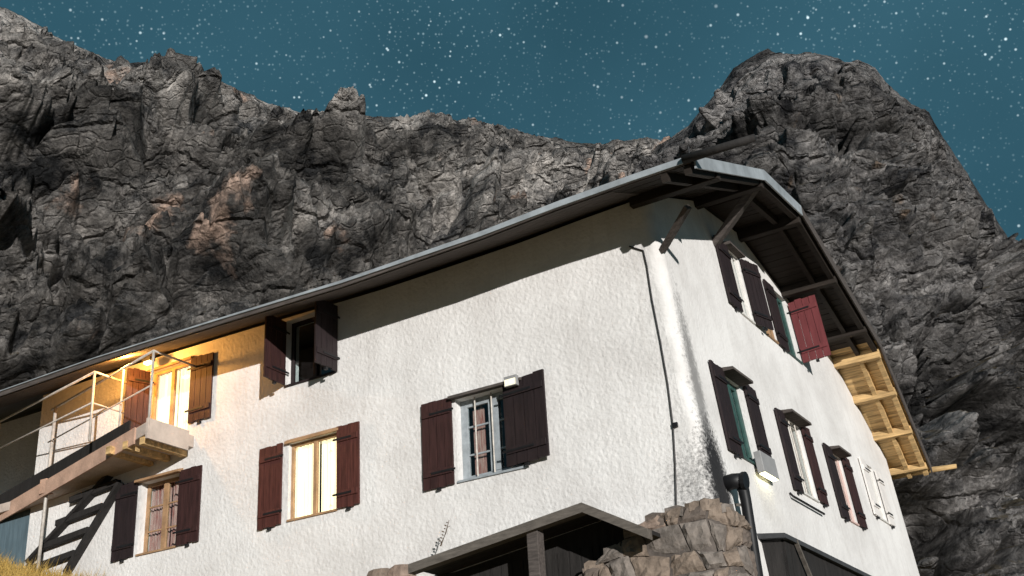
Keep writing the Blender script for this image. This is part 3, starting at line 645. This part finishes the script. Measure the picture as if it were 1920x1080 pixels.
mb = MB(); mb.quad((cl[0] + .05, -.016, -4.8), (crr[0] - .02, -.016, -4.8), (crr[0] - .02, -.016, crr[2] - .06), (ca[0], -.016, ca[2] - .06), (cl[0] + .05, -.016, cl[2] - .06))
under(mb.build('back_panel', M['darkwood']), can)  # near-black sheet standing in for the shade beneath the canopy
# plank doors under it, near-black to paint in the dark interior
u = Pw[0]; dr = part(MB(), 'cellar_door', None)
while u < Pw[1] - .02:
    w = .17; mb = MB(); fbox(mb, FL, u + .004, min(u + w, Pw[1]) - .004, Pw[2] + .05, Pw[3] - .01, -.06, .03); under(mb.build('plank', M['darkwood']), dr); u += w

# ---- rubble stone base at the corner
def stone_mesh(c, eu, ev, en, w, h, t, mt, parent, name='stone'):
    mb = MB(); n = 4; sd = random.random() * 100
    us = np.linspace(-.5, .5, n); g = {}
    for i, a in enumerate(us):
        for j, b in enumerate(us):
            rnd = 1 - .05 * (abs(a * 2) ** 3) * (abs(b * 2) ** 3)
            bul = t * (1 - (abs(a * 2) ** 4) * .35) * (1 - (abs(b * 2) ** 4) * .35) + random.uniform(-.016, .016)
            g[i, j] = np.array(c) + eu * (a * w * rnd + random.uniform(-.012, .012)) + ev * (b * h * rnd + random.uniform(-.012, .012)) + en * bul
    for i in range(n - 1):
        for j in range(n - 1): mb.quad(g[i, j], g[i + 1, j], g[i + 1, j + 1], g[i, j + 1])
    ring = [(i, 0) for i in range(n)] + [(n - 1, j) for j in range(1, n)] + [(i, n - 1) for i in range(n - 2, -1, -1)] + [(0, j) for j in range(n - 2, 0, -1)]
    back = [g[r] - en * (t + .06) for r in ring]
    for k in range(len(ring)): mb.quad(g[ring[k]], g[ring[(k + 1) % len(ring)]], back[(k + 1) % len(ring)], back[k])
    o = under(mb.build(name, mt), parent)
    bm = bmesh.new(); bm.from_mesh(o.data); bmesh.ops.remove_doubles(bm, verts=bm.verts, dist=1e-4); bmesh.ops.recalc_face_normals(bm, faces=bm.faces); bm.to_mesh(o.data); bm.free()
    return o
SX, SY, SR = .62, -.38, .42                  # outer corner of the base and its rounding
def base_pt(s):                               # s runs along the front (negative) and round the corner (positive)
    arc = SR * math.pi / 2
    if s < 0: return np.array([SX - SR + s, SY, 0.0]), np.array([0, -1.0, 0])
    if s < arc:
        t = s / SR; return np.array([SX - SR + SR * math.sin(t), SY + SR - SR * math.cos(t), 0.0]), np.array([math.sin(t), -math.cos(t), 0])
    return np.array([SX, SY + SR + s - arc, 0.0]), np.array([1.0, 0, 0])
def base_top(s):
    return float(np.interp(s, [-1.7, -1.45, -1.2, -.95, -.7, -.3, .1, .5, .8, 2.0], [-2.36, -2.30, -2.26, -2.05, -1.93, -1.84, -1.80, -1.86, -1.98, -2.1]))
mb = MB(); ss = np.linspace(-1.62, 1.0, 50)
for a, b in zip(ss[:-1], ss[1:]):
    (pa, na), (pb, nb2) = base_pt(a), base_pt(b); za, zb = base_top(a) - .06, base_top(b) - .06
    qa = pa - na * .05; qb = pb - nb2 * .05
    mb.quad((qa[0], qa[1], -5), (qb[0], qb[1], -5), (qb[0], qb[1], zb), (qa[0], qa[1], za))
    ia = np.array([min(qa[0], .2), max(qa[1], .1)]); ib = np.array([min(qb[0], .2), max(qb[1], .1)])
    mb.quad((qa[0], qa[1], za), (qb[0], qb[1], zb), (ib[0], ib[1], zb + .12), (ia[0], ia[1], za + .12))
base = part(mb, 'stone_base', M['mortar'])
def rubble(c4, n_, t, mt, parent):            # one stone from its four corner points
    mb = MB(); n = 6; g = {}; A_, B_, C_, D_ = [np.array(q) for q in c4]; cen = (A_ + B_ + C_ + D_) / 4
    A_, B_, C_, D_ = [cen + (q - cen) * .955 for q in (A_, B_, C_, D_)]; ph = rng.uniform(0, 6, 4); tl = rng.uniform(-.03, .03, 2)
    for i in range(n):
        for j in range(n):
            u, v = i / (n - 1), j / (n - 1); p = (A_ * (1 - u) + B_ * u) * (1 - v) + (D_ * (1 - u) + C_ * u) * v
            e = min(u, 1 - u, v, 1 - v); bul = t * min(1, e * 3.2 + .35) + tl[0] * (u - .5) + tl[1] * (v - .5) + .010 * math.sin(u * 9 + ph[0]) * math.sin(v * 8 + ph[1]) + rng.uniform(-.007, .007)
            g[i, j] = p + n_ * bul + (rng.uniform(-.006, .006, 3) if e > 0 else rng.uniform(-.010, .010, 3))
    for i in range(n - 1):
        for j in range(n - 1): mb.quad(g[i, j], g[i + 1, j], g[i + 1, j + 1], g[i, j + 1])
    ring = [(i, 0) for i in range(n)] + [(n - 1, j) for j in range(1, n)] + [(i, n - 1) for i in range(n - 2, -1, -1)] + [(0, j) for j in range(n - 2, 0, -1)]
    back = [g[r] - n_ * (t + .08) for r in ring]
    for k in range(len(ring)): mb.quad(g[ring[k]], g[ring[(k + 1) % len(ring)]], back[(k + 1) % len(ring)], back[k])
    return under(mb.build('stone', mt), parent)
def wave(s, j): return .045 * math.sin(s * 3.1 + j * 2.3) + .03 * math.sin(s * 7.7 + j * 1.1)
zrow = -1.76; j = 0
while zrow > -4.6:
    h = random.uniform(.12, .30); s = -1.62 + random.uniform(0, .1); sk = 0.0
    while s < .95:
        w = random.uniform(.14, .52); e = min(s + w, 1.0); sk2 = random.uniform(-.06, .06); pts4 = []
        for (q, zz, jj) in ((s - sk, zrow - h, j + 1), (e - sk2, zrow - h, j + 1), (e + sk2, zrow, j), (s + sk, zrow, j)):
            p, n_ = base_pt(q); pts4.append(np.array([p[0], p[1], min(zz + wave(q, jj), base_top(q) + .03)]) - n_ * .05)
        n_ = base_pt((s + e) / 2)[1]
        if (pts4[2][2] - pts4[1][2]) > .05 and (pts4[3][2] - pts4[0][2]) > .05: rubble(pts4, n_, random.uniform(.035, .075), STONES[random.choice([0, 0, 0, 1, 1, 2, 3])], base)
        s = e; sk = sk2
    zrow -= h; j += 1
# cap stones that follow the sloping top of the base
s = -1.55
while s < .75:
    w = random.uniform(.22, .38); p, n_ = base_pt(s + w / 2); up = np.array([0, 0, 1.0]); eu = np.cross(up, n_)
    stone_mesh(p + up * (base_top(s + w / 2) + .0) - n_ * .16, eu, -n_, up, w - .02, .26, random.uniform(.04, .09), STONES[random.choice([0, 1, 3, 3])], base); s += w
for k, (px, py) in enumerate([(712, 1085), (752, 1078)]):
    p = hit(px, py, 1, -.12); stone_mesh(p, np.array([1.0, 0, 0]), np.array([0, 0, 1.0]), np.array([0, -1.0, 0]), .36, .26, .1, STONES[k * 2], base)

# ---- walkway and landing at the upper left door
bal = part(MB(), 'balcony', None)
W0, W1 = np.array([-8.45, -1.0, .99]), np.array([-13.9, .15, .60])       # outer edge, right to left
dirw = (W1 - W0)
def wk(t): return W0 + dirw * t
mb = MB()                                      # slab: triangle-like strip between wall and outer edge
inn0, inn1 = np.array([-8.45, .0, .99]), np.array([-13.9, 1.5, .60])
mb.hexa([W0 - (0, 0, .2), inn0 - (0, 0, .2), inn1 - (0, 0, .2), W1 - (0, 0, .2), W0, inn0, inn1, W1])
under(mb.build('walkway_slab', M['concrete'], bevel=.01), bal)
mb = MB(); off = np.array([0, -.03, 0]); a, b = wk(.06) + off, wk(.98) + off
mb.hexa([a + (0, 0, -.27), b + (0, 0, -.27), b + (0, .03, -.27), a + (0, .03, -.27), a + (0, 0, .0), b + (0, 0, 0), b + (0, .03, 0), a + (0, .03, 0)])
under(mb.build('edge_beam', M['concrete_pink']), bal)
mb = MB(); a, b = wk(.1), wk(.98)
mb.hexa([a + (0, 0, .01), b + (0, 0, .01), b + (0, .03, .01), a + (0, .03, .01), a + (0, 0, .20), b + (0, 0, .28), b + (0, .03, .28), a + (0, .03, .20)])
under(mb.build('toe_board', M['darkwood']), bal)
for k in range(3):
    x = -8.62 - k * .38; mb = MB(); mb.box((x - .05, -.94, .66), (x + .05, -.02, .788)); under(mb.build('joist', M['beam']), bal)
mb = MB(); mb.box((-8.45, -1.03, .70), (-8.41, -.15, 1.03)); under(mb.build('edge_beam', M['concrete']), bal)
def rail(pts, r=.02):
    mb = MB(); mb.tube(pts, r, 8); under(mb.build('handrail', M['steel'], smooth=True), bal)
def post(a, b, r=.022):
    mb = MB(); mb.tube([a, b], r, 8); under(mb.build('rail_post', M['steel'], smooth=True), bal)
ZR = 2.14
rail([(-9.79, -1.0, ZR), (-13.6, -.27, ZR)]); rail([(-9.79, -1.0, ZR), (-9.79, -.06, ZR)])
rail([(-9.79, -1.0, 1.60), (-13.6, -.27, 1.60)], .014); rail([(-9.79, -1.0, 1.6), (-9.79, -.06, 1.6)], .014)
rail([(-8.05 - .38, -1.0, ZR + .03), (-11.75, -.25, ZR - .02)]); rail([(-8.43, -1.0, ZR + .03), (-8.43, -.04, ZR + .03)])
rail([(-8.43, -1.0, 1.58), (-11.75, -.25, 1.52)], .013)
post((-9.79, -.98, .95), (-9.79, -1.0, ZR)); post((-9.80, -.08, 1.0), (-9.80, -.07, ZR), .028); post((-8.43, -1.0, .9), (-8.43, -1.0, ZR + .03)); post((-9.42, -.72, 1.0), (-9.42, -.72, ZR + .03), .018)
post((-11.6, -.30, -1.0), (-11.6, -.28, ZR), .03); post((-13.0, -.38, .65), (-13.0, -.38, ZR), .025)
mb = MB(); mb.box((-11.68, -.38, .55), (-11.52, -.22, .80)); under(mb.build('post_bracket', M['concrete_pink']), bal)
# lower storey left of the corner: slab edge, blue-grey door, dark upper recess
mb = MB(); mb.box((-16.2, -.12, .52), (XL - .02, 1.58, .68)); part(mb, 'floor_slab', M['concrete'], bevel=.01)
dq = part(MB(), 'cellar_door', None)
for k in range(10):
    mb = MB(); mb.box((-14.2 + k * .18, .03, -2.4), (-14.2 + k * .18 + .172, .07, .5)); under(mb.build('plank', M['door']), dq)
mb = MB(); mb.box((-16.2, .1, -3), (XL, .16, .5)); part(mb, 'end_wall', M['concrete'])
dq = part(MB(), 'balcony_door', None)
for k in range(5):
    mb = MB(); mb.box((-13.9 + k * .18, 1.5, .7), (-13.9 + k * .18 + .174, 1.56, 2.5)); under(mb.build('plank', M['darkwood']), dq)

# ---- dark plank lean-to along the foot of the gable
lean = empty('lean_to_shed', (.7, 4, -4.4)); tag(lean, 'dark plank lean-to shed along the foot of the white gable wall', 'shed')
LINV = Matrix.Translation((-.7, -4, 4.4))
def lpart(mb, name, m, **kw):
    o = mb.build(name, m, **kw); o.parent = lean; o.matrix_parent_inverse = LINV; return o
y = 1.45
while y < 9.6:
    mb = MB(); mb.box((.62, y + .004, -4.9), (.65 + random.uniform(0, .008), y + .186, -2.0 + random.uniform(-.01, .01))); lpart(mb, 'plank', M['darkwood']); y += .19
mb = MB(); mb.hexa([(.3, 1.3, -1.97), (.72, 1.3, -2.02), (.72, 9.7, -2.02), (.3, 9.7, -1.97), (.3, 1.3, -1.90), (.72, 1.3, -1.96), (.72, 9.7, -1.96), (.3, 9.7, -1.90)]); lpart(mb, 'roof', M['roof'])
mb = MB(); mb.box((.3, 1.4, -4.9), (.62, 1.45, -2.0)); lpart(mb, 'end_plank', M['darkwood'])
mb = MB(); mb.beam((.70, 1.75, -1.98), (.70, 3.6, -3.9), .05, .04); lpart(mb, 'diagonal_strip', M['greywood'])

# ------------------------------------------------------------------ fittings on the hut, each a thing of its own
def tree_thing(name, loc, label, cat, parts):
    o = empty(name, loc); tag(o, label, cat); inv = Matrix.Translation(tuple(-np.array(loc)))
    for mb, nm, m, kw in parts:
        p = mb.build(nm, m, **kw); p.parent = o; p.matrix_parent_inverse = inv
    return o
# flue with elbow
fy = .62; a = MB(); a.tube([(.20, fy - .05, -1.40), (.40, fy - .05, -1.38), (.52, fy - .05, -1.40)], .10, 14)
b = MB(); b.tube([(.46, fy, -1.40), (.50, fy, -1.50), (.51, fy, -1.65), (.56, fy, -4.6)], [.075, .075, .07, .07], 12)
c = MB(); c.tube([(.52, fy - .05, -1.40), (.57, fy - .05, -1.405)], .115, 14)
d_ = MB(); d_.tube([(.30, fy + .14, -1.62), (.51, fy, -1.7)], .02, 6)
tree_thing('stove_pipe', (.67, fy, -4.6), 'black stove pipe with elbow rising beside the rubble stone corner', 'pipe',
           [(a, 'elbow_pipe', M['black'], dict(smooth=True)), (b, 'down_pipe', M['black'], dict(smooth=True)), (c, 'collar', M['black'], {}), (d_, 'pipe_clamp', M['steel'], {})])
# grey lamp housing on the gable with its glow
pc = FG.P(2.22, -.82, .22)
a = MB(); 
fbox(a, FG, 1.78, 2.36, -1.0, -.70, .05, .15)
b = MB(); fbox(b, FG, 1.82, 2.32, -1.012, -1.002, .06, .14)
c = MB(); fbox(c, FG, 2.0, 2.1, -.9, -.8, .0, .05)
tree_thing('floodlight', tuple(FG.P(2.22, -.82, 0)), 'grey box floodlight glowing yellow under the green gable window', 'lamp',
           [(a, 'housing', M['panel'], dict(bevel=.01)), (b, 'lamp_glass', M['lamp'], {}), (c, 'bracket', M['black'], {})])
# floodlight over the barred window
lp = hit(957, 716, 1, -.16); lu, lv = lp[0], lp[2]
a = MB(); fbox(a, FL, lu - .10, lu + .10, lv - .06, lv + .09, .10, .17)
b = MB(); fbox(b, FL, lu - .085, lu + .085, lv - .05, lv + .04, .171, .178)
c = MB(); fbox(c, FL, lu - .03, lu + .03, lv - .02, lv + .03, .0, .10)
tree_thing('floodlight', tuple(FL.P(lu, lv, 0)), 'small pale floodlight above the barred window of the long wall', 'lamp',
           [(a, 'housing', M['panel'], dict(bevel=.008)), (b, 'lamp_glass', M['lampw'], {}), (c, 'bracket', M['black'], {})])
# porch lamp under the eave by the lit balcony door
a = MB(); a.box((-9.35, -.42, 2.38), (-9.15, -.30, 2.44)); b = MB(); b.box((-9.32, -.40, 2.34), (-9.18, -.32, 2.378))
t = tree_thing('porch_lamp', (-9.25, -.36, 2.4), 'small dark lamp under the eave above the lit balcony door', 'lamp', [(a, 'housing', M['black'], {}), (b, 'lamp_glass', M['lamp'], {})])
pl = bpy.data.lights.new('porch_light', 'POINT'); pl.energy = 165; pl.color = (1.0, .44, .09); pl.shadow_soft_size = .08
po = bpy.data.objects.new('porch_light', pl); COL.objects.link(po); po.location = (0, -.45, -.14); po.parent = t
# cable running down the corner
a = MB(); pts = []
for px, py in [(1180, 462), (1206, 470), (1213, 500), (1222, 560), (1238, 640), (1252, 720), (1262, 800), (1266, 870), (1268, 950)]:
    q = hit(px, py, 1, -.015); pts.append(q)
a.tube(pts, .011, 6); o = a.build('cable', M['black']); tag(o, 'thin black cable running down the long wall beside the corner', 'cable')
a = MB(); q = hit(1266, 797, 1, -.02); a.box(q - (.035, .02, .03), q + (.035, .01, .03)); cb = a.build('cable_clip', M['black']); cb.parent = o
# ladder-shaped cast shadow, modelled as dark bars against the wall below the landing
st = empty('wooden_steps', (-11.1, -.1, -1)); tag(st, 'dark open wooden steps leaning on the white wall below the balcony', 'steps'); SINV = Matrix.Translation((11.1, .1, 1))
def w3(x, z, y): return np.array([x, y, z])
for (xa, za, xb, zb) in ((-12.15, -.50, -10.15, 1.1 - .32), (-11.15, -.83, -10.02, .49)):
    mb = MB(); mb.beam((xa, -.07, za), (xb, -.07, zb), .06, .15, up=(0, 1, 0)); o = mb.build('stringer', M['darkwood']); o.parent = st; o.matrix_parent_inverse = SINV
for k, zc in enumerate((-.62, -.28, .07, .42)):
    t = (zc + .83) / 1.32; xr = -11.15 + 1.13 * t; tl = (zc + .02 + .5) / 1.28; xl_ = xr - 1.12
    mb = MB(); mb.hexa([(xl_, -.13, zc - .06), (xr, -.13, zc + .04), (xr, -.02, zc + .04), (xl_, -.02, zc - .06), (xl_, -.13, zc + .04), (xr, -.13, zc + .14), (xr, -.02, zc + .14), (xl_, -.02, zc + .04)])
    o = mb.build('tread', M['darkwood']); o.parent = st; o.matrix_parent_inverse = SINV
# dry plant on the canopy
p0 = hit(826, 1024, 1, -.4); o = empty('dry_plant', tuple(p0)); tag(o, 'small dry brown plant sprouting above the cellar canopy', 'plant')
a = MB(); tip = hit(842, 975, 1, -.4) - p0; a.tube([(0, 0, 0), tip * .5 + (.015, 0, 0), tip], [.012, .008, .003], 5)
s_ = a.build('stem', M['twig']); s_.parent = o
for k in range(14):
    t = .1 + .06 * k; c = tip * t; a = MB(); d = np.array([(-1) ** k * .05, random.uniform(-.04, .04), .03]); a.quad(c, c + d * .5 + (0, .012, .01), c + d, c + d * .5 - (0, .012, .01)); l_ = a.build('leaf', M['twig']); l_.parent = o

# ------------------------------------------------------------------ dry grass
def grass(name, n, xr, yr, hmin, hmax, wd):
    x = rng.uniform(*xr, n); y = rng.uniform(*yr, n); z = gz(x, y) - .05
    keep = ~((y > -.02) & (x > -12.3) & (y < 10.3)); x, y, z = x[keep], y[keep], z[keep]; n = len(x)
    cl = fbm(np.stack([x * 1.7, y * 1.7, x * 0], 1), 3, 77); h = rng.uniform(hmin, hmax, n) * (1 + .7 * cl)
    a = rng.uniform(0, 6.28, n); lean_ = rng.uniform(.1, .7, n) * h; la = rng.uniform(0, 6.28, n)
    b = np.stack([x, y, z], 1); wv = np.stack([np.cos(a), np.sin(a), 0 * a], 1) * wd
    mid = b + np.stack([np.cos(la) * lean_ * .35, np.sin(la) * lean_ * .35, h * .6], 1); tip = b + np.stack([np.cos(la) * lean_, np.sin(la) * lean_, h], 1)
    V = np.stack([b - wv, b + wv, mid + wv * .7, mid - wv * .7, tip], 1).reshape(-1, 3); k = np.arange(n) * 5
    F = [(i, i + 1, i + 2, i + 3) for i in k.tolist()] + [(i + 3, i + 2, i + 4) for i in k.tolist()]
    me = bpy.data.meshes.new(name); me.from_pydata(V.tolist(), [], F); me.update(); me.materials.append(M['grass'])
    o = bpy.data.objects.new(name, me); COL.objects.link(o); tag(o, 'dry golden grass on the slope below the hut', 'grass', kind='stuff')
grass('grass', 26000, (-16, -7.5), (-4.5, -.05), .12, .34, .006)
